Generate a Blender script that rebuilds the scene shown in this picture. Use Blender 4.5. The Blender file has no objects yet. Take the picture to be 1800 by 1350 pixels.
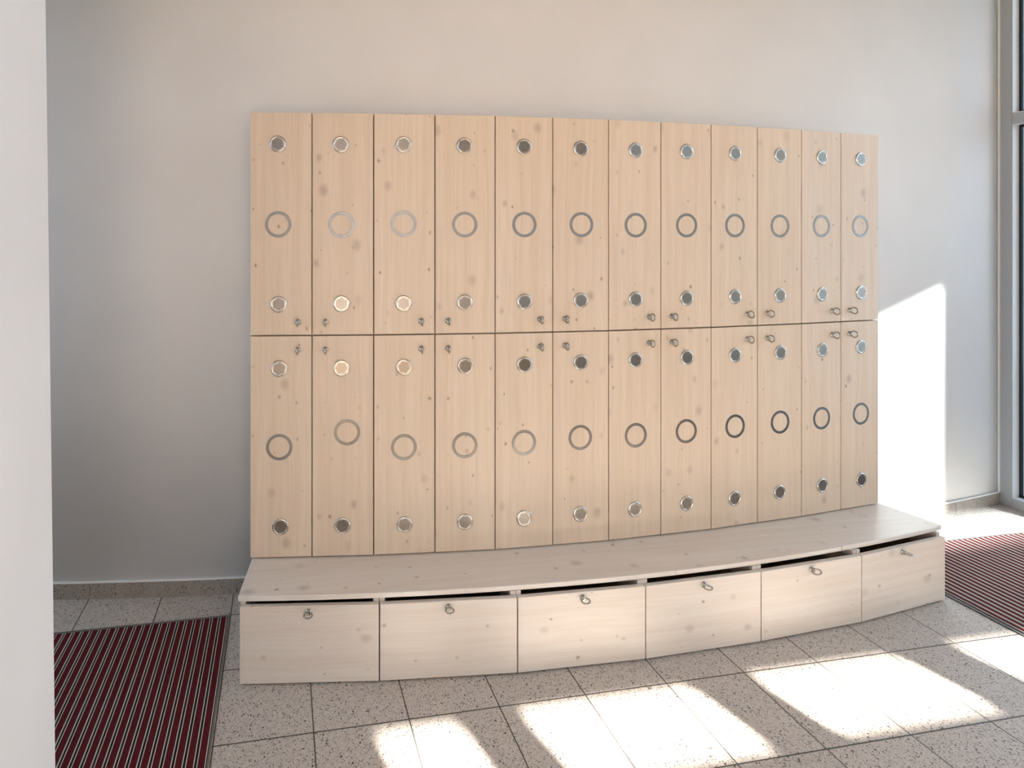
import bpy, bmesh, math, random
from mathutils import Vector, Matrix

random.seed(7)
S = bpy.context.scene
COL = S.collection

# ------------------------------------------------------------------ camera
PX_F, PX_CX, PX_CY = 980.14, 653.19, 430.72        # focal length and principal point of the 1800x1350 frame
cam_d = bpy.data.cameras.new('camera')
cam = bpy.data.objects.new('camera', cam_d)
COL.objects.link(cam)
cam.location = (0, 0, 1.5)
cam.rotation_euler = (math.pi / 2, 0, 0)
cam_d.sensor_fit = 'HORIZONTAL'
cam_d.sensor_width = 36
cam_d.lens = PX_F / 1800 * 36
cam_d.shift_x = (900 - PX_CX) / 1800
cam_d.shift_y = -(675 - PX_CY) / 1800
cam_d.clip_start = 0.01
S.camera = cam

# ------------------------------------------------------------------ light
SUN_EL = math.radians(32)
SUN_DIR = Vector((0.44, -0.90, 0)).normalized()       # horizontal direction towards the sun
world = bpy.data.worlds.new('sky')
S.world = world
world.use_nodes = True
wn = world.node_tree.nodes
wn['Background'].inputs['Color'].default_value = (0.64, 0.81, 1.0, 1)
wn['Background'].inputs['Strength'].default_value = 4.0
sun_d = bpy.data.lights.new('sun', 'SUN')
sun_d.energy = 50
sun_d.color = (1.0, 0.93, 0.84)
sun_d.angle = math.radians(1.1)
sun = bpy.data.objects.new('sun', sun_d)
COL.objects.link(sun)
to_sun = (SUN_DIR * math.cos(SUN_EL) + Vector((0, 0, math.sin(SUN_EL))))
sun.rotation_euler = to_sun.to_track_quat('Z', 'Y').to_euler()
sun.location = (2, -3, 6)

vs = S.view_settings
vs.view_transform = 'Standard'
vs.look = 'None'
vs.gamma = 1
vs.use_curve_mapping = False
vs.exposure = 0.0
S.cycles.use_denoising = True
S.cycles.max_bounces = 12
S.cycles.diffuse_bounces = 8
S.cycles.transparent_max_bounces = 12
S.cycles.caustics_reflective = False
S.cycles.caustics_refractive = False
S.cycles.sample_clamp_indirect = 12

# ------------------------------------------------------------------ tile grid frame of the building
TH = 0.1607
T = 0.3008
ORG = Vector((-0.178, 1.7157))
U = Vector((math.cos(TH), math.sin(TH)))
V = Vector((-math.sin(TH), math.cos(TH)))


def W(u, v):
    return ORG + U * u + V * v


# ------------------------------------------------------------------ node helpers
def new_mat(name):
    m = bpy.data.materials.new(name)
    m.use_nodes = True
    nt = m.node_tree
    b = nt.nodes['Principled BSDF']
    return m, nt, b


def node(nt, typ, **kw):
    n = nt.nodes.new(typ)
    for k, v in kw.items():
        if k.startswith('i_'):
            n.inputs[k[2:]].default_value = v
        else:
            setattr(n, k, v)
    return n


def math_n(nt, op, a, b=None, c=None, clamp=False):
    n = nt.nodes.new('ShaderNodeMath')
    n.operation = op
    n.use_clamp = clamp
    for i, x in enumerate((a, b, c)):
        if x is None:
            continue
        if isinstance(x, (int, float)):
            n.inputs[i].default_value = x
        else:
            nt.links.new(x, n.inputs[i])
    return n.outputs[0]


def ramp(nt, fac, stops, interp='LINEAR'):
    r = nt.nodes.new('ShaderNodeValToRGB')
    r.color_ramp.interpolation = interp
    els = r.color_ramp.elements
    while len(els) < len(stops):
        els.new(0.5)
    for e, (p, c) in zip(els, stops):
        e.position = p
        e.color = (c[0], c[1], c[2], 1) if not isinstance(c, (int, float)) else (c, c, c, 1)
    nt.links.new(fac, r.inputs[0])
    return r.outputs[0]


def mix_col(nt, fac, a, b, blend='MIX'):
    n = nt.nodes.new('ShaderNodeMix')
    n.data_type = 'RGBA'
    n.blend_type = blend
    for sock, x in ((n.inputs[0], fac), (n.inputs[6], a), (n.inputs[7], b)):
        if isinstance(x, (int, float)):
            sock.default_value = x
        elif isinstance(x, tuple):
            sock.default_value = (x[0], x[1], x[2], 1)
        else:
            nt.links.new(x, sock)
    return n.outputs[2]


def vmath(nt, op, a, b):
    n = nt.nodes.new('ShaderNodeVectorMath')
    n.operation = op
    for i, x in enumerate((a, b)):
        if isinstance(x, tuple):
            n.inputs[i].default_value = x
        else:
            nt.links.new(x, n.inputs[i])
    return n.outputs[0]


def bump(nt, bsdf, height, strength=0.2, dist=0.001):
    b = nt.nodes.new('ShaderNodeBump')
    b.inputs['Strength'].default_value = strength
    b.inputs['Distance'].default_value = dist
    nt.links.new(height, b.inputs['Height'])
    nt.links.new(b.outputs[0], bsdf.inputs['Normal'])


# ------------------------------------------------------------------ materials
def make_wood(name, axis, tint=(1, 1, 1), flat=False):
    """whitewashed spruce, grain running along the local axis 'X' or 'Z'"""
    m, nt, b = new_mat(name)
    L = nt.links
    tc = nt.nodes.new('ShaderNodeTexCoord')
    oi = nt.nodes.new('ShaderNodeObjectInfo')
    off = nt.nodes.new('ShaderNodeCombineXYZ')
    for i, k in enumerate((37.0, 11.0, 53.0)):
        L.new(math_n(nt, 'MULTIPLY', oi.outputs['Random'], k), off.inputs[i])
    p = vmath(nt, 'ADD', tc.outputs['Object'], off.outputs[0])
    # slow bend of the grain
    bend = node(nt, 'ShaderNodeTexNoise', i_Scale=2.2, i_Detail=2.0)
    L.new(p, bend.inputs['Vector'])
    bo = vmath(nt, 'MULTIPLY', bend.outputs['Color'], (0.032, 0.032, 0.032))
    pb = vmath(nt, 'ADD', p, bo)

    def stretched(src, across, along):
        sc = (along, across, across) if axis == 'X' else (across, across, along)
        return vmath(nt, 'MULTIPLY', src, sc)
    fine = node(nt, 'ShaderNodeTexNoise', i_Scale=1.0, i_Detail=4.0, i_Roughness=0.65)
    L.new(stretched(pb, 190, 2.2), fine.inputs['Vector'])
    mid = node(nt, 'ShaderNodeTexNoise', i_Scale=1.0, i_Detail=3.0, i_Roughness=0.6)
    L.new(stretched(pb, 46, 1.1), mid.inputs['Vector'])
    broad = node(nt, 'ShaderNodeTexNoise', i_Scale=1.0, i_Detail=2.0)
    L.new(stretched(pb, 9, 0.7), broad.inputs['Vector'])
    f1 = ramp(nt, fine.outputs['Fac'], [(0.36, 0.0), (0.72, 1.0)])
    f2 = ramp(nt, mid.outputs['Fac'], [(0.38, 0.0), (0.72, 1.0)])
    f3 = ramp(nt, broad.outputs['Fac'], [(0.3, 0.0), (0.7, 1.0)])

    def t(c):
        return tuple(x * k for x, k in zip(c, tint))
    c = mix_col(nt, f3, t((0.775, 0.655, 0.525)), t((0.735, 0.605, 0.470)))
    c = mix_col(nt, math_n(nt, 'MULTIPLY', f2, 0.45), c, t((0.62, 0.47, 0.34)))
    c = mix_col(nt, math_n(nt, 'MULTIPLY', f1, 0.32), c, t((0.60, 0.45, 0.32)))

    # knots: sparse cells of a flat voronoi, small dark core and a wide faint halo
    def knots(scale, keep, r0, r1, seed, col, amt, stretch):
        pk = vmath(nt, 'ADD', p, (seed, seed * 0.7, seed * 1.3))
        sep = nt.nodes.new('ShaderNodeSeparateXYZ')
        L.new(pk, sep.inputs[0])
        cmb = nt.nodes.new('ShaderNodeCombineXYZ')
        second = sep.outputs['Y'] if flat else sep.outputs['Z']
        L.new(sep.outputs['X'], cmb.inputs[0])
        L.new(second, cmb.inputs[1])
        wob = node(nt, 'ShaderNodeTexNoise', i_Scale=60.0, i_Detail=2.0)
        L.new(cmb.outputs[0], wob.inputs['Vector'])
        q = vmath(nt, 'ADD', cmb.outputs[0], vmath(nt, 'MULTIPLY', wob.outputs['Color'], (0.008, 0.008, 0)))
        q = vmath(nt, 'MULTIPLY', q, stretch)
        vor = node(nt, 'ShaderNodeTexVoronoi', voronoi_dimensions='2D', i_Scale=scale)
        vor.inputs['Randomness'].default_value = 0.9
        L.new(q, vor.inputs['Vector'])
        sc = nt.nodes.new('ShaderNodeSeparateColor')
        L.new(vor.outputs['Color'], sc.inputs[0])
        on = math_n(nt, 'LESS_THAN', sc.outputs[0], keep)
        size = math_n(nt, 'MULTIPLY_ADD', sc.outputs[1], 0.9, 0.45)
        d = math_n(nt, 'DIVIDE', vor.outputs['Distance'], math_n(nt, 'MULTIPLY', size, scale))
        k = nt.nodes.new('ShaderNodeMapRange')
        k.interpolation_type = 'SMOOTHSTEP'
        k.inputs['From Min'].default_value = r1
        k.inputs['From Max'].default_value = r0
        L.new(d, k.inputs['Value'])
        amt_n = math_n(nt, 'MULTIPLY', math_n(nt, 'MULTIPLY', k.outputs[0], on), math_n(nt, 'MULTIPLY_ADD', sc.outputs[2], amt * 0.7, amt * 0.3))
        return amt_n, col
    st = (0.75, 1.0, 1) if axis == 'X' else (1.0, 0.75, 1)
    for args in ((10.0, 0.50, 0.0005, 0.0075, 3.1, t((0.24, 0.16, 0.10)), 0.85, st),
                 (6.5, 0.55, 0.002, 0.021, 8.7, t((0.45, 0.34, 0.26)), 0.75, st)):
        fac, col = knots(*args)
        c = mix_col(nt, fac, c, col)
    L.new(c, b.inputs['Base Color'])
    b.inputs['Roughness'].default_value = 0.30 if flat else 0.42
    b.inputs['Specular IOR Level'].default_value = 0.75 if flat else 0.42
    bump(nt, b, fine.outputs['Fac'], 0.08, 0.0006)
    return m


WOOD_V = make_wood('whitewashed_spruce_upright_grain', 'Z')
WOOD_H = make_wood('whitewashed_spruce_level_grain', 'X', (0.98, 1.08, 1.24))

WOOD_S = make_wood('whitewashed_spruce_seat_board', 'X', (1.0, 1.13, 1.33), True)


def make_plain(name, col, rough, metallic=0.0, spec=0.5):
    m, nt, b = new_mat(name)
    b.inputs['Base Color'].default_value = (*col, 1)
    b.inputs['Roughness'].default_value = rough
    b.inputs['Metallic'].default_value = metallic
    b.inputs['Specular IOR Level'].default_value = spec
    return m


def make_wall():
    m, nt, b = new_mat('white_wall_paint')
    tc = nt.nodes.new('ShaderNodeTexCoord')
    n1 = node(nt, 'ShaderNodeTexNoise', i_Scale=3.0, i_Detail=3.0)
    nt.links.new(tc.outputs['Object'], n1.inputs['Vector'])
    c = ramp(nt, n1.outputs['Fac'], [(0.3, (0.79, 0.785, 0.78)), (0.7, (0.825, 0.82, 0.815))])
    # a few faint scuffs
    n2 = node(nt, 'ShaderNodeTexNoise', i_Scale=9.0, i_Detail=5.0, i_Roughness=0.7)
    nt.links.new(tc.outputs['Object'], n2.inputs['Vector'])
    s = ramp(nt, n2.outputs['Fac'], [(0.70, 0.0), (0.78, 0.25)])
    c = mix_col(nt, s, c, (0.66, 0.65, 0.63))
    nt.links.new(c, b.inputs['Base Color'])
    b.inputs['Roughness'].default_value = 0.62
    b.inputs['Specular IOR Level'].default_value = 0.3
    n3 = node(nt, 'ShaderNodeTexNoise', i_Scale=140.0, i_Detail=3.0)
    nt.links.new(tc.outputs['Object'], n3.inputs['Vector'])
    bump(nt, b, n3.outputs['Fac'], 0.12, 0.001)
    return m


WALL = make_wall()


def speckle(nt, vec, base_a, base_b):
    """grey terrazzo: pale ground with dark and rust-brown grains"""
    L = nt.links
    base = node(nt, 'ShaderNodeTexNoise', i_Scale=70.0, i_Detail=4.0, i_Roughness=0.7)
    L.new(vec, base.inputs['Vector'])
    c = ramp(nt, base.outputs['Fac'], [(0.3, base_a), (0.7, base_b)])
    for scale, keep, r, col in ((190.0, 0.40, 0.47, (0.075, 0.066, 0.060)),
                                (300.0, 0.55, 0.46, (0.16, 0.135, 0.115)),
                                (420.0, 0.50, 0.45, (0.30, 0.245, 0.20)),
                                (130.0, 0.08, 0.46, (0.03, 0.027, 0.027))):
        wob = node(nt, 'ShaderNodeTexNoise', i_Scale=scale * 2.2, i_Detail=1.0)
        L.new(vec, wob.inputs['Vector'])
        q = vmath(nt, 'ADD', vec, vmath(nt, 'MULTIPLY', wob.outputs['Color'], (0.6 / scale,) * 3))
        vor = node(nt, 'ShaderNodeTexVoronoi', i_Scale=scale)
        L.new(q, vor.inputs['Vector'])
        sc = nt.nodes.new('ShaderNodeSeparateColor')
        L.new(vor.outputs['Color'], sc.inputs[0])
        on = math_n(nt, 'LESS_THAN', sc.outputs[0], keep)
        lim = math_n(nt, 'MULTIPLY_ADD', sc.outputs[1], r * 0.6, r * 0.4)
        inside = math_n(nt, 'LESS_THAN', vor.outputs['Distance'], lim)
        c = mix_col(nt, math_n(nt, 'MULTIPLY', math_n(nt, 'MULTIPLY', on, inside), 0.9), c, col)
    return c


def make_floor():
    m, nt, b = new_mat('terrazzo_floor_tiles')
    L = nt.links
    tc = nt.nodes.new('ShaderNodeTexCoord')
    vec = tc.outputs['Object']
    c = speckle(nt, vec, (0.53, 0.48, 0.435), (0.64, 0.59, 0.54))
    sep = nt.nodes.new('ShaderNodeSeparateXYZ')
    L.new(vec, sep.inputs[0])
    dists, cells = [], []
    for ax in ('X', 'Y'):
        g = math_n(nt, 'DIVIDE', sep.outputs[ax], T)
        cells.append(math_n(nt, 'FLOOR', g))
        fr = math_n(nt, 'FRACT', g)
        dists.append(math_n(nt, 'MULTIPLY', math_n(nt, 'MINIMUM', fr, math_n(nt, 'SUBTRACT', 1.0, fr)), T))
    d = math_n(nt, 'MINIMUM', dists[0], dists[1])
    mr = nt.nodes.new('ShaderNodeMapRange')
    mr.inputs['From Min'].default_value = 0.0017
    mr.inputs['From Max'].default_value = 0.0024
    L.new(d, mr.inputs['Value'])
    tile = mr.outputs[0]
    cmb = nt.nodes.new('ShaderNodeCombineXYZ')
    L.new(cells[0], cmb.inputs[0])
    L.new(cells[1], cmb.inputs[1])
    wnz = node(nt, 'ShaderNodeTexWhiteNoise', noise_dimensions='2D')
    L.new(cmb.outputs[0], wnz.inputs['Vector'])
    tone = ramp(nt, wnz.outputs['Value'], [(0.0, 0.94), (1.0, 1.0)])
    c = mix_col(nt, 1.0, c, tone, 'MULTIPLY')
    c = mix_col(nt, tile, (0.085, 0.075, 0.065), c)
    L.new(c, b.inputs['Base Color'])
    b.inputs['Roughness'].default_value = 0.5
    b.inputs['Specular IOR Level'].default_value = 0.35
    bump(nt, b, tile, 0.5, 0.0015)
    return m


FLOOR = make_floor()


def make_base():
    m, nt, b = new_mat('terrazzo_baseboard_tiles')
    L = nt.links
    tc = nt.nodes.new('ShaderNodeTexCoord')
    c = speckle(nt, tc.outputs['Object'], (0.31, 0.275, 0.24), (0.39, 0.35, 0.31))
    L.new(c, b.inputs['Base Color'])
    b.inputs['Roughness'].default_value = 0.45
    return m


BASE = make_base()
GROUT = make_plain('grout', (0.42, 0.41, 0.40), 0.9)
CAULK = make_plain('white_caulk', (0.84, 0.84, 0.83), 0.5)
CHROME = make_plain('polished_chrome', (0.60, 0.57, 0.53), 0.14, 1.0)
NICKEL = make_plain('nickel_plated_lock', (0.42, 0.39, 0.35), 0.22, 1.0)
DISC = make_plain('satin_perforated_steel', (0.46, 0.41, 0.36), 0.30, 1.0)
DARK = make_plain('dark_hole', (0.012, 0.010, 0.009), 0.9, 0.0, 0.1)
ALU = make_plain('pale_braided_cord', (0.62, 0.59, 0.54), 0.8)
EDGE = make_plain('dull_mat_frame', (0.22, 0.21, 0.20), 0.5, 0.6)
RUBBER = make_plain('black_rubber', (0.012, 0.012, 0.013), 0.7)
PAINTED = make_plain('grey_painted_metal', (0.40, 0.44, 0.48), 0.3)
SASH = make_plain('pale_lit_reveal_sash', (0.74, 0.76, 0.78), 0.35)  # pale tone stands in for daylight on the post reveal
INSIDE = make_plain('raw_board', (0.34, 0.27, 0.20), 0.8)


def make_ring_steel():
    m, nt, b = new_mat('brushed_steel_ring')
    tc = nt.nodes.new('ShaderNodeTexCoord')
    n = node(nt, 'ShaderNodeTexNoise', i_Scale=30.0, i_Detail=3.0)
    nt.links.new(vmath(nt, 'MULTIPLY', tc.outputs['Object'], (1, 1, 30)), n.inputs['Vector'])
    r = ramp(nt, n.outputs['Fac'], [(0.3, 0.27), (0.7, 0.36)])
    nt.links.new(r, b.inputs['Roughness'])
    b.inputs['Base Color'].default_value = (0.25, 0.23, 0.21, 1)
    b.inputs['Metallic'].default_value = 1.0
    return m


RING = make_ring_steel()


def make_carpet():
    m, nt, b = new_mat('dark_red_carpet_rib')
    tc = nt.nodes.new('ShaderNodeTexCoord')
    vec = tc.outputs['Object']
    n = node(nt, 'ShaderNodeTexNoise', i_Scale=420.0, i_Detail=2.0)
    nt.links.new(vec, n.inputs['Vector'])
    c = ramp(nt, n.outputs['Fac'], [(0.32, (0.036, 0.005, 0.007)), (0.55, (0.115, 0.013, 0.017)), (0.78, (0.24, 0.045, 0.048))])
    w = node(nt, 'ShaderNodeTexWave', i_Scale=75.0, i_Distortion=0.3)
    w.bands_direction = 'X'
    nt.links.new(vec, w.inputs['Vector'])
    c = mix_col(nt, 0.35, c, ramp(nt, w.outputs['Fac'], [(0.0, (0.035, 0.004, 0.007)), (1.0, (0.15, 0.022, 0.025))]))
    nt.links.new(c, b.inputs['Base Color'])
    b.inputs['Roughness'].default_value = 0.95
    b.inputs['Specular IOR Level'].default_value = 0.1
    bump(nt, b, n.outputs['Fac'], 0.6, 0.002)
    return m


CARPET = make_carpet()


def make_glass(name, tint):
    m, nt, b = new_mat(name)
    nt.nodes.remove(b)
    out = nt.nodes['Material Output']
    tr = node(nt, 'ShaderNodeBsdfTransparent', i_Color=(*tint, 1))
    gl = node(nt, 'ShaderNodeBsdfGlossy', i_Roughness=0.02)
    fr = nt.nodes.new('ShaderNodeFresnel')
    ge = nt.nodes.new('ShaderNodeNewGeometry')
    # same index seen from both sides of the sheet
    nt.links.new(math_n(nt, 'MULTIPLY_ADD', ge.outputs['Backfacing'], 1 / 1.38 - 1.38, 1.38), fr.inputs[0])
    mx = nt.nodes.new('ShaderNodeMixShader')
    nt.links.new(fr.outputs[0], mx.inputs[0])
    nt.links.new(tr.outputs[0], mx.inputs[1])
    nt.links.new(gl.outputs[0], mx.inputs[2])
    nt.links.new(mx.outputs[0], out.inputs['Surface'])
    return m


GLASS = make_glass('door_glass', (0.95, 0.96, 0.96))
GLASS_SUN = make_glass('bluish_filter_glass', (0.87, 0.935, 0.98))  # tint put in to dim and cool the daylight from the right


def make_ground():
    m, nt, b = new_mat('grey_gravel_ground')
    tc = nt.nodes.new('ShaderNodeTexCoord')
    n = node(nt, 'ShaderNodeTexNoise', i_Scale=6.0, i_Detail=6.0)
    nt.links.new(tc.outputs['Object'], n.inputs['Vector'])
    c = ramp(nt, n.outputs['Fac'], [(0.3, (0.24, 0.28, 0.33)), (0.7, (0.34, 0.38, 0.43))])
    nt.links.new(c, b.inputs['Base Color'])
    b.inputs['Roughness'].default_value = 0.95
    return m


GROUND = make_ground()


# ------------------------------------------------------------------ mesh helpers
def obj(name, bm, mats, parent=None, smooth=False, bevel=0.0, segs=2):
    me = bpy.data.meshes.new(name)
    bmesh.ops.recalc_face_normals(bm, faces=bm.faces[:])
    bm.to_mesh(me)
    bm.free()
    for m in (mats if isinstance(mats, (list, tuple)) else [mats]):
        me.materials.append(m)
    if smooth:
        for p in me.polygons:
            p.use_smooth = True
    o = bpy.data.objects.new(name, me)
    COL.objects.link(o)
    if parent:
        o.parent = parent
    if bevel:
        md = o.modifiers.new('edge', 'BEVEL')
        md.width = bevel
        md.segments = segs
        md.limit_method = 'ANGLE'
        md.angle_limit = math.radians(40)
    return o


def box(bm, x0, x1, y0, y1, z0, z1, mat=0, M=None):
    co = [(x, y, z) for z in (z0, z1) for y in (y0, y1) for x in (x0, x1)]
    vs_ = [bm.verts.new(M @ Vector(c) if M else c) for c in co]
    for f in ((0, 2, 3, 1), (4, 5, 7, 6), (0, 1, 5, 4), (2, 6, 7, 3), (0, 4, 6, 2), (1, 3, 7, 5)):
        fc = bm.faces.new([vs_[i] for i in f])
        fc.material_index = mat
    return vs_


def prism(bm, pts, z0, z1, mat=0):
    """vertical prism over the plan polygon pts"""
    lo = [bm.verts.new((p[0], p[1], z0)) for p in pts]
    hi = [bm.verts.new((p[0], p[1], z1)) for p in pts]
    n = len(pts)
    fs = [bm.faces.new(lo), bm.faces.new(hi)]
    for i in range(n):
        fs.append(bm.faces.new((lo[i], lo[(i + 1) % n], hi[(i + 1) % n], hi[i])))
    for f in fs:
        f.material_index = mat


def lathe(bm, prof, seg=40, mat=0, M=None, cap_end=False):
    """profile (radius, height) turned about -Y: height goes towards the viewer (local -Y)"""
    rings = []
    for r, hgt in prof:
        row = []
        for i in range(seg):
            a = 2 * math.pi * i / seg
            c = Vector((r * math.cos(a), -hgt, r * math.sin(a)))
            row.append(bm.verts.new(M @ c if M else c))
        rings.append(row)
    for a, b in zip(rings, rings[1:]):
        for i in range(seg):
            f = bm.faces.new((a[i], a[(i + 1) % seg], b[(i + 1) % seg], b[i]))
            f.material_index = mat
            f.smooth = True
    if cap_end:
        f = bm.faces.new(rings[-1])
        f.material_index = mat
    return rings


def torus(bm, M, R, r, seg=36, sub=12, flat=1.0):
    """ring in the local YZ plane (contains the outward axis -Y and the vertical)"""
    rows = []
    for i in range(seg):
        a = 2 * math.pi * i / seg
        row = []
        for j in range(sub):
            t = 2 * math.pi * j / sub
            rr = R + r * math.cos(t)
            row.append(bm.verts.new(M @ Vector((r * flat * math.sin(t), rr * math.cos(a), rr * math.sin(a)))))
        rows.append(row)
    for i in range(seg):
        for j in range(sub):
            f = bm.faces.new((rows[i][j], rows[(i + 1) % seg][j], rows[(i + 1) % seg][(j + 1) % sub], rows[i][(j + 1) % sub]))
            f.smooth = True


def empty(name, loc, rz, label, cat, group=None):
    o = bpy.data.objects.new(name, None)
    COL.objects.link(o)
    o.location = loc
    o.rotation_euler = (0, 0, rz)
    o.empty_display_size = 0.1
    o['label'] = label
    o['category'] = cat
    if group:
        o['group'] = group
    return o


def struct(o):
    o['kind'] = 'structure'
    return o


def part_copy(src, parent, loc=None, rot=None):
    c = src.copy()
    COL.objects.link(c)
    c.parent = parent
    if loc is not None:
        c.location = loc
    if rot is not None:
        c.rotation_euler = rot
    return c


# ------------------------------------------------------------------ setting: floor, walls, ceiling
CEIL = 4.0
U_R, U_L = 4.014, -3.2            # glazed side on the right, end wall on the left
V_B = -2.922                      # wall behind the camera
K = W(U_R, 0.882)                 # far right corner
WC, WR = Vector((-1.903, 20.218)), 17.862      # far wall bows towards the room


def wall_pt(x, off=0.0):
    """point of the far wall at abscissa x, moved off metres into the room"""
    y = WC.y - math.sqrt(WR * WR - (x - WC.x) ** 2)
    p = Vector((x, y))
    n = (p - WC).normalized()
    return p + n * off


bm = bmesh.new()
L_FAR = 1.4
box(bm, U_L - 0.3, U_R + 0.25, V_B - 0.3, L_FAR, -0.12, 0)
fl = struct(obj('floor', bm, FLOOR))
fl.location = (ORG.x, ORG.y, 0)
fl.rotation_euler = (0, 0, TH)

bm = bmesh.new()
box(bm, U_L - 0.3, U_R + 2.0, V_B + 0.001, L_FAR, CEIL, CEIL + 0.15)  # runs past the glazing as an added eave, cutting off high sky
ce = struct(obj('ceiling', bm, make_plain('ceiling_paint', (0.50, 0.42, 0.34), 0.8)))
ce.location = (ORG.x, ORG.y, 0)
ce.rotation_euler = (0, 0, TH)

# far wall, a gentle convex arc
bm = bmesh.new()
xl = W(U_L, 0.6).x - 0.25
N = 72
front, back = [], []
for i in range(N + 1):
    x = xl + (K.x - xl) * i / N
    front.append(wall_pt(x))
    back.append(wall_pt(x, -0.18))
prev = None
for a, b in zip(front, back):
    cur = [bm.verts.new((p.x, p.y, z)) for p in (a, b) for z in (0, CEIL)]
    if prev:
        for q in ((0, 1), (1, 3), (3, 2), (2, 0)):
            f = bm.faces.new((prev[q[0]], cur[q[0]], cur[q[1]], prev[q[1]]))
            f.smooth = q == (0, 1)
    else:
        bm.faces.new((cur[0], cur[1], cur[3], cur[2]))
    prev = cur
bm.faces.new((prev[0], prev[2], prev[3], prev[1]))
struct(obj('wall_far', bm, WALL))

# end wall on the left of the passage, with an opening for the added glazed door
LD0, LD1, LD_H = -0.42, 0.84, 2.9
bm = bmesh.new()
box(bm, U_L - 0.2, U_L, V_B, LD0, 0, CEIL)
box(bm, U_L - 0.2, U_L, LD1, 1.0, 0, CEIL)
box(bm, U_L - 0.2, U_L, LD0, LD1, LD_H, CEIL)
o = struct(obj('wall_left', bm, WALL))
o.location = (ORG.x, ORG.y, 0)
o.rotation_euler = (0, 0, TH)

# partition close on the left of the camera, its end edge a little out of plumb
bm = bmesh.new()
vs_ = box(bm, -0.86, -0.588, V_B, -0.427, 0, CEIL)
for v in vs_:
    v.co.x += -0.0118 * (v.co.z - 1.3)
o = struct(obj('wall_partition', bm, WALL, bevel=0.006))
o.location = (ORG.x, ORG.y, 0)
o.rotation_euler = (0, 0, TH)

# wall behind the camera with a band of small window openings; the unseen run past the glazing is added to block sun
TAN_E = math.tan(SUN_EL)
PERP = Vector((0.90, 0.44)).normalized()        # measured across the light
DIR = Vector((-0.44, 0.90)).normalized()        # along the light
v_abs = V_B + V.dot(ORG)


def hole(c, q):
    """opening corner that sends light to lane c (metres across the light) and reach q (metres along it, on the floor)"""
    # floor point with c and s = q - 0.288 c, followed back along the light to the wall plane
    s = q - 0.288 * c
    P = PERP * c + DIR * s
    dist = (V.dot(P) - v_abs) / V.dot(DIR)
    B = P - DIR * dist
    return U.dot(B - ORG), dist * TAN_E


panes = []                         # (u0, u1, upper z0, z1, lower z0, z1)
for c0, c1 in ((0.765, 1.02), (1.222, 1.815), (2.048, 2.628), (2.878, 3.45)):
    u0, z0 = hole(c0, 1.515)
    u1, z1 = hole(c1, 1.785)
    _, y0 = hole(c0, 0.62)  # lower row added out of view, for more bounce off the floor
    _, y1 = hole(c1, 1.12)
    panes.append((u0, u1, z0, z1, y0, y1))
# made-up tall opening and low slot, shaped to cast the right-hand sun patch
eu0, ez0 = hole(3.58, 2.32)
eu1, _ = hole(4.21, 2.32)
eu2, fz1 = hole(4.60, 2.63)
_, et0 = hole(3.58, 4.28)
_, et1 = hole(4.21, 4.665)


# added glazed door behind the camera for frontal daylight, under an added roof
GD_L, GD_R, GD_H = -0.56, panes[0][0] - 0.20, 2.7


def wall_with_openings():
    bm = bmesh.new()
    y0, y1 = V_B - 0.06, V_B

    def slab(u0, u1, z00, z01, z10=None, z11=None):
        """piece between u0 and u1; lower edge z00 -> z10, upper edge z01 -> z11"""
        z10 = z00 if z10 is None else z10
        z11 = z01 if z11 is None else z11
        co = [(u0, y0, z00), (u1, y0, z10), (u1, y0, z11), (u0, y0, z01), (u0, y1, z00), (u1, y1, z10), (u1, y1, z11), (u0, y1, z01)]
        q = [bm.verts.new(c) for c in co]
        for f in ((0, 1, 2, 3), (4, 7, 6, 5), (0, 4, 5, 1), (3, 2, 6, 7), (0, 3, 7, 4), (1, 5, 6, 2)):
            bm.faces.new([q[i] for i in f])
    top = CEIL + 3.0  # carried above the ceiling to block stray sun
    slab(U_L - 0.2, GD_L, -0.1, top)
    slab(GD_L, GD_R, GD_H, top)
    cur = GD_R
    for u0, u1, z0, z1, y0_, y1_ in panes:
        slab(cur, u0, -0.1, top)
        slab(u0, u1, -0.1, y0_)
        slab(u0, u1, y1_, z0)
        slab(u0, u1, z1, top)
        cur = u1
    slab(cur, eu0, -0.1, top)
    slab(eu0, eu1, -0.1, ez0)
    slab(eu0, eu1, et0, top, et1, top)
    slab(eu1, eu2, -0.1, ez0)
    slab(eu1, eu2, fz1, top)
    slab(eu2, eu2 + 4.0, -0.1, top)
    return bm


o = struct(obj('wall_back', wall_with_openings(), make_plain('warm_bounce_lining', (0.74, 0.56, 0.38), 0.7)))  # warm colour put in to bounce warm light onto the lockers
o.location = (ORG.x, ORG.y, 0)
o.rotation_euler = (0, 0, TH)

# unseen roof and side wall, added to keep sun out of the glazed door
bm = bmesh.new()
box(bm, GD_L - 1.5, GD_R + 0.12, V_B - 3.3, V_B - 0.062, GD_H + 0.1, GD_H + 0.25)
box(bm, GD_R + 0.02, GD_R + 0.12, V_B - 3.3, V_B - 0.062, 0, GD_H + 0.1)
o = struct(obj('wall_sun_block', bm, make_plain('sun_block_plaster', (0.75, 0.73, 0.70), 0.8)))
o.location = (ORG.x, ORG.y, 0)
o.rotation_euler = (0, 0, TH)

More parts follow.
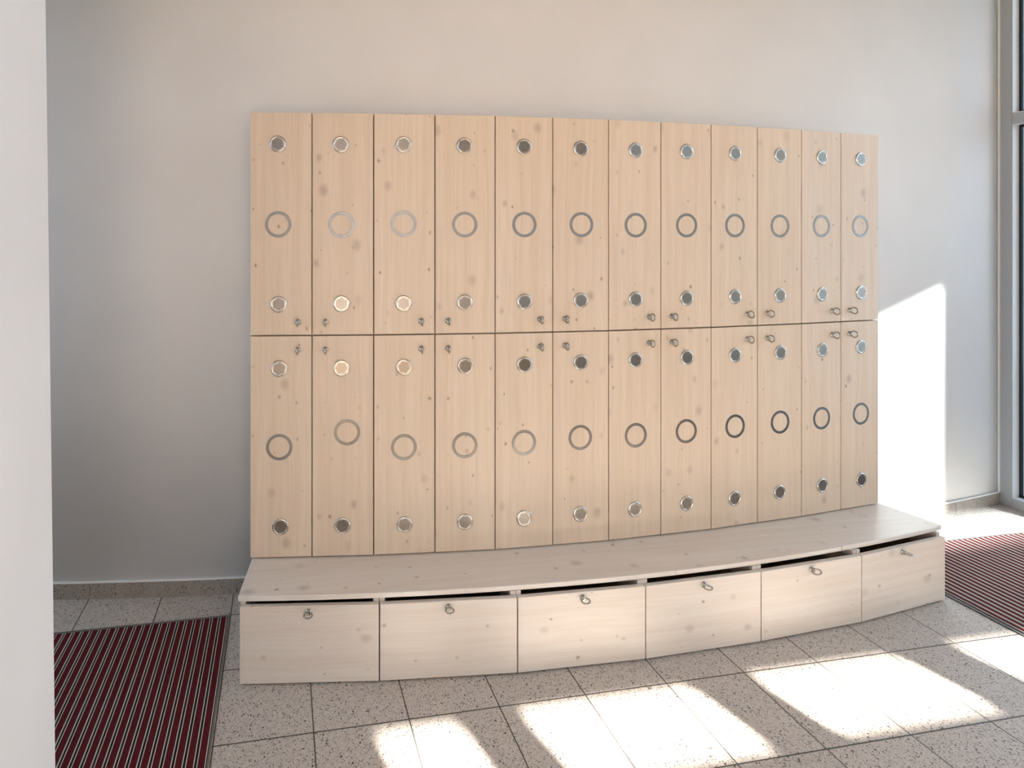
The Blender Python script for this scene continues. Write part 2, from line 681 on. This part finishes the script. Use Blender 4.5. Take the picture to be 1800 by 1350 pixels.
# ground outside the glazing and beyond the added roof
bm = bmesh.new()
box(bm, -14, U_R + 0.25, -18, V_B - 0.3, -0.2, -0.06)
o = struct(obj('ground', bm, make_plain('warm_bounce_ground', (0.72, 0.52, 0.35), 0.9)))  # warm ground put in to bounce warm light through the added door
o.location = (ORG.x, ORG.y, 0)
o.rotation_euler = (0, 0, TH)
bm = bmesh.new()
box(bm, U_R + 0.25, U_R + 22, -14, 16, -0.2, -0.06)
o = struct(obj('ground', bm, GROUND))
o.location = (ORG.x, ORG.y, 0)
o.rotation_euler = (0, 0, TH)

# ------------------------------------------------------------------ terrazzo baseboards
def baseboard(name, x0, x1, joints):
    bm = bmesh.new()
    hgt, th = 0.066, 0.009
    xs = [x0] + sorted(j for j in joints if x0 + 0.01 < j < x1 - 0.01) + [x1]
    for a, b in zip(xs, xs[1:]):
        g = 0.0015
        pts = [wall_pt(a + g, 0.0006), wall_pt((a + b) / 2, 0.0006), wall_pt(b - g, 0.0006),
               wall_pt(b - g, th), wall_pt((a + b) / 2, th), wall_pt(a + g, th)]
        prism(bm, pts, 0.003, hgt, 0)
    # grout behind and below the tiles, caulk along the top
    n = 14
    for off0, off1, z0, z1, mi in ((0.0004, th - 0.002, 0.0, hgt - 0.002, 1), (0.0004, th - 0.001, hgt - 0.001, hgt + 0.006, 2)):
        pf = [wall_pt(x0 + (x1 - x0) * i / n, off1) for i in range(n + 1)]
        pb = [wall_pt(x0 + (x1 - x0) * i / n, off0) for i in range(n, -1, -1)]
        prism(bm, pf + pb, z0, z1, mi)
    return struct(obj(name, bm, [BASE, GROUT, CAULK]))


baseboard('baseboard_left', -3.1, -0.47, [-1.195 - 0.3 * k for k in range(1, 7)] + [-1.195, -0.893, -0.597])
baseboard('baseboard_right', 2.46, K.x - 0.012, [2.957, 3.253, 3.509])

# ------------------------------------------------------------------ glazing on the right: window_1
win = bpy.data.objects.new('window_1', None)
COL.objects.link(win)
win['kind'] = 'structure'
win.location = (K.x, K.y, 0)
win.rotation_euler = (0, 0, TH)     # local x = into the wall (outwards), local y = towards the far wall
D_F = 0.11                          # depth of the profiles
NARROW, WIDE = 0.36, 4.05           # bay limits, measured from the corner
H_T0, H_T1 = 2.19, 2.25             # transom of the narrow bay


def wbox(name, pieces, mat, bevel=0.0):
    bm = bmesh.new()
    for p in pieces:
        box(bm, *p)
    return obj(name, bm, mat, win, bevel=bevel)


wbox('post', [(0.0, D_F, -0.047, 0.03, 0, CEIL)], PAINTED, 0.002)
wbox('post', [(0.0, D_F, -NARROW - 0.03, -NARROW + 0.03, 0, CEIL)], PAINTED, 0.002)
wbox('post', [(0.0, D_F, -WIDE - 0.04, -WIDE + 0.04, 0, CEIL)], PAINTED, 0.002)
wbox('transom', [(0.001, D_F, -NARROW + 0.031, -0.048, H_T0, H_T1)], PAINTED, 0.002)
wbox('bottom_rail', [(0.001, D_F, -NARROW + 0.031, -0.048, 0, 0.055)], PAINTED, 0.002)
wbox('bottom_rail', [(0.001, D_F, -WIDE + 0.041, -NARROW - 0.031, 0, 0.055)], PAINTED, 0.002)
wbox('bottom_rail', [(0.001, D_F, V_B - 0.85, -WIDE - 0.041, 0, 0.055)], PAINTED, 0.002)
wbox('top_rail', [(0.001, D_F, V_B - 0.85, -0.048, CEIL - 0.08, CEIL - 0.001)], PAINTED, 0.002)


def glazed(y0, y1, z0, z1):
    s = 0.004
    wbox('sash', [(0.003, 0.098, y1 - s, y1 - 0.0005, z0, z1), (0.003, 0.098, y0 + 0.0005, y0 + s, z0, z1),
                  (0.003, 0.098, y0 + s, y1 - s, z0, z0 + s), (0.003, 0.098, y0 + s, y1 - s, z1 - s, z1)], SASH)
    g = 0.012
    wbox('gasket', [(0.047, 0.060, y1 - s - g, y1 - s - 0.0005, z0 + s, z1 - s), (0.047, 0.060, y0 + s + 0.0005, y0 + s + g, z0 + s, z1 - s),
                    (0.047, 0.060, y0 + s + g, y1 - s - g, z0 + s, z0 + s + g), (0.047, 0.060, y0 + s + g, y1 - s - g, z1 - s - g, z1 - s)], RUBBER)
    wbox('pane', [(0.0505, 0.0565, y0 + s + g, y1 - s - g, z0 + s + g, z1 - s - g)], GLASS_SUN)


glazed(-NARROW + 0.031, -0.048, 0.056, H_T0 - 0.001)
glazed(-NARROW + 0.031, -0.048, H_T1 + 0.001, CEIL - 0.081)
glazed(-WIDE + 0.041, -NARROW - 0.031, 0.056, CEIL - 0.081)
glazed(V_B - 0.83, -WIDE - 0.041, 0.056, CEIL - 0.081)

# unseen glazed door behind the camera, added to let in frontal daylight
door = bpy.data.objects.new('added_door_1', None)
COL.objects.link(door)
door['kind'] = 'structure'
door.location = (*W(GD_L, V_B), 0)
door.rotation_euler = (0, 0, TH)
gw = GD_R - GD_L
bm = bmesh.new()
for x in (0.002, gw / 2 - 0.03, gw - 0.062):
    box(bm, x, x + 0.06, -0.058, -0.002, 0.002, GD_H - 0.002)
for x0, x1 in ((0.0625, gw / 2 - 0.0305), (gw / 2 + 0.0305, gw - 0.0625)):
    box(bm, x0, x1, -0.058, -0.002, 0.002, 0.10)
    box(bm, x0, x1, -0.058, -0.002, GD_H - 0.07, GD_H - 0.002)
obj('frame', bm, PAINTED, door)
for x0, x1 in ((0.0628, gw / 2 - 0.0308), (gw / 2 + 0.0308, gw - 0.0628)):
    bm = bmesh.new()
    box(bm, x0, x1, -0.034, -0.028, 0.101, GD_H - 0.071)
    obj('pane', bm, GLASS, door)

# unseen glazed door at the left end, added to brighten the low left wall
door = bpy.data.objects.new('added_door_2', None)
COL.objects.link(door)
door['kind'] = 'structure'
door.location = (*W(U_L - 0.1, LD0), 0)
door.rotation_euler = (0, 0, TH)
lw = LD1 - LD0
bm = bmesh.new()
box(bm, -0.03, 0.03, 0.002, 0.06, 0.002, LD_H - 0.002)
box(bm, -0.03, 0.03, lw - 0.06, lw - 0.002, 0.002, LD_H - 0.002)
box(bm, -0.03, 0.03, 0.0605, lw - 0.0605, 0.002, 0.10)
box(bm, -0.03, 0.03, 0.0605, lw - 0.0605, LD_H - 0.07, LD_H - 0.002)
obj('frame', bm, PAINTED, door)
bm = bmesh.new()
box(bm, -0.003, 0.003, 0.0608, lw - 0.0608, 0.101, LD_H - 0.071)
obj('pane', bm, GLASS, door)

# pale plaster bead where the far wall meets the first post
bm = bmesh.new()
kx = wall_pt(K.x - 0.014, 0.0003)
k2 = wall_pt(K.x - 0.0015, 0.0003)
prism(bm, [kx, wall_pt(K.x - 0.014, 0.008), wall_pt(K.x - 0.0015, 0.008), k2], 0.07, CEIL - 0.001)
struct(obj('trim_1', bm, CAULK, bevel=0.002))

# ------------------------------------------------------------------ entrance mats
def mat_thing(name, u0, u1, v0, v1, label):
    c = W(u0, v0)
    root = empty(name, (c.x, c.y, 0.0), TH, label, 'mat', 'striped entrance mats')
    w, l = u1 - u0, v1 - v0
    fr = 0.006
    bm = bmesh.new()
    box(bm, 0, w, 0, fr, 0.0006, 0.006)
    box(bm, 0, w, l - fr, l, 0.0006, 0.006)
    box(bm, 0, fr, fr, l - fr, 0.0006, 0.006)
    box(bm, w - fr, w, fr, l - fr, 0.0006, 0.006)
    obj('edge_frame', bm, EDGE, root)
    bm = bmesh.new()
    box(bm, fr, w - fr, fr, l - fr, 0.0006, 0.0015)
    obj('rubber_base', bm, RUBBER, root)
    car, rail = bmesh.new(), bmesh.new()
    per = 0.0322
    x = w - fr - 0.003
    while x - 0.0215 > fr:
        box(rail, x - 0.0023, x, fr + 0.001, l - fr - 0.001, 0.0016, 0.0058)
        box(car, x - 0.0222, x - 0.0024, fr + 0.001, l - fr - 0.001, 0.0016, 0.0054)
        box(rail, x - 0.0246, x - 0.0223, fr + 0.001, l - fr - 0.001, 0.0016, 0.0058)
        x -= per
    obj('carpet_rib', car, CARPET, root)
    obj('pale_cord', rail, ALU, root)
    return root


mat_thing('entrance_mat', -2.1, -0.305, -0.40, 0.592, 'dark red striped entrance mat on the floor left of the bench, beside the partition wall')
mat_thing('entrance_mat', 2.707, 3.86, -1.5, 0.600, 'partly sunlit red striped entrance mat on the floor right of the bench, near the window')

# ------------------------------------------------------------------ lockers: shared meshes
def vent_mesh():
    bm = bmesh.new()
    lathe(bm, [(0.0318, 0.0), (0.0318, 0.0012), (0.0306, 0.0030), (0.0284, 0.0042), (0.0264, 0.0043), (0.0252, 0.0036), (0.0247, 0.0026)], 48)
    # perforated disc: hexagonal cells with round holes
    a = 0.0053
    hr = 0.0019
    R6 = a / math.sqrt(3)
    key = {}

    def vert(x, z):
        k = (round(x * 1e6), round(z * 1e6))
        if k not in key:
            key[k] = bm.verts.new((x, -0.0026, z))
        return key[k]
    Nh = 4
    for q in range(-Nh, Nh + 1):
        for r in range(-Nh, Nh + 1):
            if abs(q + r) > Nh:
                continue
            cx, cz = a * (q + r / 2), a * r * math.sqrt(3) / 2
            hexv = [vert(cx + R6 * math.cos(math.radians(60 * i + 30)), cz + R6 * math.sin(math.radians(60 * i + 30))) for i in range(6)]
            inner = [bm.verts.new((cx + hr * math.cos(math.radians(30 * i + 30)), -0.0026, cz + hr * math.sin(math.radians(30 * i + 30)))) for i in range(12)]
            deep = [bm.verts.new((v.co.x, -0.0012, v.co.z)) for v in inner]
            for i in range(6):
                h0, h1 = hexv[i], hexv[(i + 1) % 6]
                i0, i1, i2 = inner[2 * i], inner[2 * i + 1], inner[(2 * i + 2) % 12]
                bm.faces.new((h0, i0, i1))
                bm.faces.new((h0, i1, h1))
                bm.faces.new((h1, i1, i2))
            for i in range(12):
                f = bm.faces.new((inner[i], deep[i], deep[(i + 1) % 12], inner[(i + 1) % 12]))
                f.material_index = 1
    # rim plate between the hexagonal field and the flange
    bm.edges.ensure_lookup_table()
    bnd = [e for e in bm.edges if len(e.link_faces) == 1 and all(abs(v.co.y + 0.0026) < 1e-7 and v.co.xz.length > a * 3.2 for v in e.verts)]
    bmesh.ops.triangle_fill(bm, use_beauty=True, use_dissolve=False, edges=bnd)
    bm.faces.ensure_lookup_table()
    for f in bm.faces:
        if f.material_index == 0 and all(abs(v.co.y + 0.0026) < 1e-7 for v in f.verts):
            f.material_index = 2
    # dark bottom of the cup
    n0 = [bm.verts.new((0.0245 * math.cos(2 * math.pi * i / 32), -0.0008, 0.0245 * math.sin(2 * math.pi * i / 32))) for i in range(32)]
    f = bm.faces.new(n0)
    f.material_index = 1
    return bm


def ring_mesh():
    bm = bmesh.new()
    lathe(bm, [(0.0393, 0.0), (0.0393, 0.0010), (0.0397, 0.0013), (0.0499, 0.0013), (0.0503, 0.0010), (0.0503, 0.0)], 72)
    for f in bm.faces:
        f.smooth = False
    return bm


def lock_mesh():
    """cam lock: rosette, barrel and a ring-shaped key bow standing out from the door"""
    bm = bmesh.new()
    lathe(bm, [(0.0115, 0.0), (0.0115, 0.0014), (0.0104, 0.0026), (0.0094, 0.0030), (0.0090, 0.0072), (0.0080, 0.0082), (0.0040, 0.0080), (0.0036, 0.0066), (0.0026, 0.0066), (0.0024, 0.0105)], 28, cap_end=True)
    torus(bm, Matrix.Translation((0, -0.0200, 0)), 0.0140, 0.0029, 40, 12, 0.85)
    return bm


V_PTS = [Vector(p) for p in ((-0.466, 2.133), (0.008, 2.153), (0.486, 2.192), (0.961, 2.26), (1.432, 2.351), (1.899, 2.462), (2.351, 2.586))]
DOOR_T = 0.019
Z_SEAT = 0.299
Z_B0, Z_B1, Z_T0, Z_T1 = 0.3035, 1.1500, 1.1555, 2.0085

vent_src = ring_src = lock_src = None


def door_mesh(w, hgt):
    bm = bmesh.new()
    box(bm, 0, w, 0, DOOR_T, 0, hgt)
    return bm


UTV = ((0.106, 1.888), (0.108, 1.887), (0.116, 1.890), (0.116, 1.889), (0.119, 1.889), (0.119, 1.888), (0.122, 1.888), (0.121, 1.890), (0.122, 1.891), (0.121, 1.892), (0.117, 1.892), (0.114, 1.893))
URG = ((0.108, 1.579), (0.110, 1.578), (0.118, 1.583), (0.118, 1.580), (0.121, 1.581), (0.122, 1.582), (0.123, 1.581), (0.121, 1.582), (0.122, 1.583), (0.121, 1.583), (0.117, 1.585), (0.114, 1.586))
ULV = ((0.110, 1.273), (0.110, 1.274), (0.116, 1.274), (0.118, 1.275), (0.121, 1.276), (0.119, 1.277), (0.122, 1.278), (0.121, 1.278), (0.122, 1.280), (0.121, 1.280), (0.120, 1.280), (0.117, 1.282))
LTV = ((0.112, 1.026), (0.110, 1.026), (0.118, 1.027), (0.120, 1.027), (0.121, 1.026), (0.119, 1.028), (0.122, 1.029), (0.123, 1.030), (0.122, 1.030), (0.123, 1.030), (0.122, 1.031), (0.117, 1.033))
LRG = ((0.112, 0.725), (0.132, 0.778), (0.118, 0.716), (0.118, 0.716), (0.119, 0.717), (0.117, 0.726), (0.123, 0.721), (0.119, 0.723), (0.122, 0.727), (0.121, 0.727), (0.117, 0.726), (0.117, 0.727))
LBV = ((0.117, 0.420), (0.114, 0.419), (0.120, 0.416), (0.118, 0.417), (0.119, 0.418), (0.117, 0.419), (0.119, 0.419), (0.121, 0.421), (0.119, 0.419), (0.118, 0.421), (0.120, 0.425), (0.120, 0.424))

CAB_LABELS = (
    'leftmost spruce locker cabinet, with one lower steel ring set off-centre and higher',
    'second spruce locker cabinet from the left, standing above the second drawer',
    'third spruce locker cabinet from the left, standing just left of the middle of the row',
    'fourth spruce locker cabinet from the left, standing just right of the middle of the row',
    'second spruce locker cabinet from the right end, standing above the fifth drawer',
    'rightmost spruce locker cabinet, at the row end beside the sunlit white wall',
)
rnd = random.Random(3)


def carcass(bm, w, depth, z0, z1, shelves, divider, taper, t=0.016):
    """open-fronted box, front edges at y = 0, narrowing slightly to the back"""
    def slab(xa0, xa1, xb0, xb1, y0, y1, za, zb):
        co = [(xa0, y0, za), (xa1, y0, za), (xb1, y1, za), (xb0, y1, za)]
        prism(bm, [c[:2] for c in co], za, zb)
    g = 0.0015
    slab(g, g + t, g + taper, g + taper + t, 0, depth, z0, z1)
    slab(w - g - t, w - g, w - g - taper - t, w - g - taper, 0, depth, z0, z1)
    i0, i1 = g + t + 0.0002, w - g - t - 0.0002
    for za in shelves:
        slab(i0, i1, i0 + taper, i1 - taper, 0.0, depth - 0.009, za, za + t)
    slab(i0 + taper, i1 - taper, i0 + taper, i1 - taper, depth - 0.008, depth, z0, z1)
    if divider:
        for za, zb in zip(shelves, shelves[1:]):
            box(bm, w / 2 - t / 2, w / 2 + t / 2, 0.0, depth - 0.009, za + t, zb)


for k in range(6):
    a, b = V_PTS[k], V_PTS[k + 1]
    d = b - a
    fw = d.length
    root = empty('locker_cabinet', (a.x, a.y, Z_SEAT), math.atan2(d.y, d.x), CAB_LABELS[k], 'locker', 'locker cabinets in a curved row')
    bm = bmesh.new()
    ct = 0.016
    z0, z1 = 0.0012, Z_T1 - Z_SEAT
    zm = Z_B1 - Z_SEAT + 0.00275 - ct / 2
    carcass(bm, fw, 0.205, z0, z1, (z0, zm, z1 - ct), True, 0.007)
    for v in bm.verts:
        v.co.y += DOOR_T + 0.007
    obj('carcass', bm, WOOD_V, root)
    dw = fw / 2 - 0.0045
    for row, (za, zb) in enumerate(((Z_B0, Z_B1), (Z_T0, Z_T1))):
        for s in range(2):
            n = 2 * k + s
            x0 = 0.00225 + s * fw / 2
            door = obj('door', door_mesh(dw, zb - za), WOOD_V, root, bevel=0.0014)
            door.location = (x0, 0, za - Z_SEAT)

            def at(u, z):
                base = u + s * 0.24 - x0
                return (base, 0.0, z - za)
            if row:
                spots, ring, lz = (UTV[n], ULV[n]), URG[n], 1.204
            else:
                spots, ring, lz = (LTV[n], LBV[n]), LRG[n], 1.097
            for sp in spots:
                if vent_src is None:
                    vent_src = obj('air_vent', vent_mesh(), [CHROME, DARK, DISC], door)
                    v = vent_src
                    v.location = at(*sp)
                else:
                    v = part_copy(vent_src, door, at(*sp))
                v.rotation_euler = (rnd.uniform(-0.03, 0.03) * 0, rnd.uniform(0, math.pi), 0)
            if ring_src is None:
                ring_src = obj('steel_ring', ring_mesh(), RING, door)
                r = ring_src
            else:
                r = part_copy(ring_src, door)
            r.location = at(*ring)
            if lock_src is None:
                lock_src = obj('ring_lock', lock_mesh(), NICKEL, door)
                q = lock_src
            else:
                q = part_copy(lock_src, door)
            lu = (fw / 2 - 0.054) if s == 0 else 0.052 + fw / 2
            q.location = (lu - x0, 0.0, lz - za)
            q.rotation_euler = (0, math.radians(rnd.uniform(-4, 4)), 0)

# ------------------------------------------------------------------ bench seat: one curved board
S_PTS = [Vector(p) for p in ((-0.457, 1.903), (-0.221, 1.911), (0.023, 1.921), (0.271, 1.939), (0.514, 1.962), (0.767, 1.995), (0.997, 2.031), (1.244, 2.077), (1.486, 2.129), (1.721, 2.187), (1.969, 2.255), (2.212, 2.32), (2.452, 2.378))]
SC, SR = Vector((-0.613, 11.823)), 9.919
front = []
for i in range(49):
    x = -0.457 + (2.445 + 0.457) * i / 48
    front.append(Vector((x, SC.y - math.sqrt(SR * SR - (x - SC.x) ** 2))))
front[-1].y += 0.004
bl, br = wall_pt(-0.462, 0.004), wall_pt(2.262, 0.004)
back = [wall_pt(br.x + (bl.x - br.x) * i / 24, 0.004) for i in range(25)]
seat_o = front[0].copy()
seat_rz = 0.15
root_m = Matrix.Rotation(-seat_rz, 2)
pts = [root_m @ (p - seat_o) for p in front + back]
bm = bmesh.new()
prism(bm, pts, 0.0, 0.018)
seat = obj('bench_seat', bm, WOOD_S, bevel=0.0025)
seat.location = (seat_o.x, seat_o.y, 0.2808)
seat.rotation_euler = (0, 0, seat_rz)
seat['label'] = 'long curved whitewashed spruce seat board lying on the drawers, below the lockers'
seat['category'] = 'bench'

# ------------------------------------------------------------------ drawers below the seat
B_PTS = [Vector(p) for p in ((-0.451, 1.896), (0.027, 1.911), (0.51, 1.947), (0.99, 2.013), (1.469, 2.102), (1.943, 2.21), (2.42, 2.351))]
DR_LABELS = (
    'leftmost spruce drawer unit under the seat, beside the dark red mat',
    'second spruce drawer unit from the left, under the seat',
    'third spruce drawer unit from the left, its right edge at the middle of the bench',
    'fourth spruce drawer unit from the left, under the seat right of the middle',
    'spruce drawer unit next to the right end, its ring key seen edge-on',
    'rightmost spruce drawer unit under the seat, beside the sunlit red mat',
)
LOCK_ROT = (88, 84, 80, 86, 66, 98)
LOCK_POS = ((0.236, 0.250), (0.240, 0.250), (0.243, 0.250), (0.240, 0.250), (0.238, 0.250), (0.235, 0.250))
Z_DT = 0.268
for k in range(6):
    a, b = B_PTS[k], B_PTS[k + 1]
    d = b - a
    fw = d.length
    root = empty('drawer_unit', (a.x, a.y, 0.0), math.atan2(d.y, d.x), DR_LABELS[k], 'drawer', 'drawer units under the bench seat')
    bm = bmesh.new()
    carcass(bm, fw, 0.38, 0.001, 0.2800, (0.012,), False, 0.012, 0.0185)
    for v in bm.verts:
        v.co.y += 0.020
    obj('carcass', bm, WOOD_H, root)
    bm = bmesh.new()
    box(bm, 0.0025, fw - 0.0025, 0, 0.018, 0.006, Z_DT)
    fr_o = obj('drawer_front', bm, WOOD_H, root, bevel=0.0014)
    q = part_copy(lock_src, fr_o, (LOCK_POS[k][0], 0.0, LOCK_POS[k][1] - 0.002), (0, math.radians(LOCK_ROT[k]), 0))
    bm = bmesh.new()
    for p in ((0.026, 0.036, 0.022, 0.36, 0.034, 0.21), (fw - 0.036, fw - 0.026, 0.022, 0.36, 0.034, 0.21), (0.037, fw - 0.037, 0.35, 0.36, 0.034, 0.21), (0.037, fw - 0.037, 0.022, 0.349, 0.034, 0.042)):
        box(bm, *p)
    obj('drawer_box', bm, INSIDE, root)
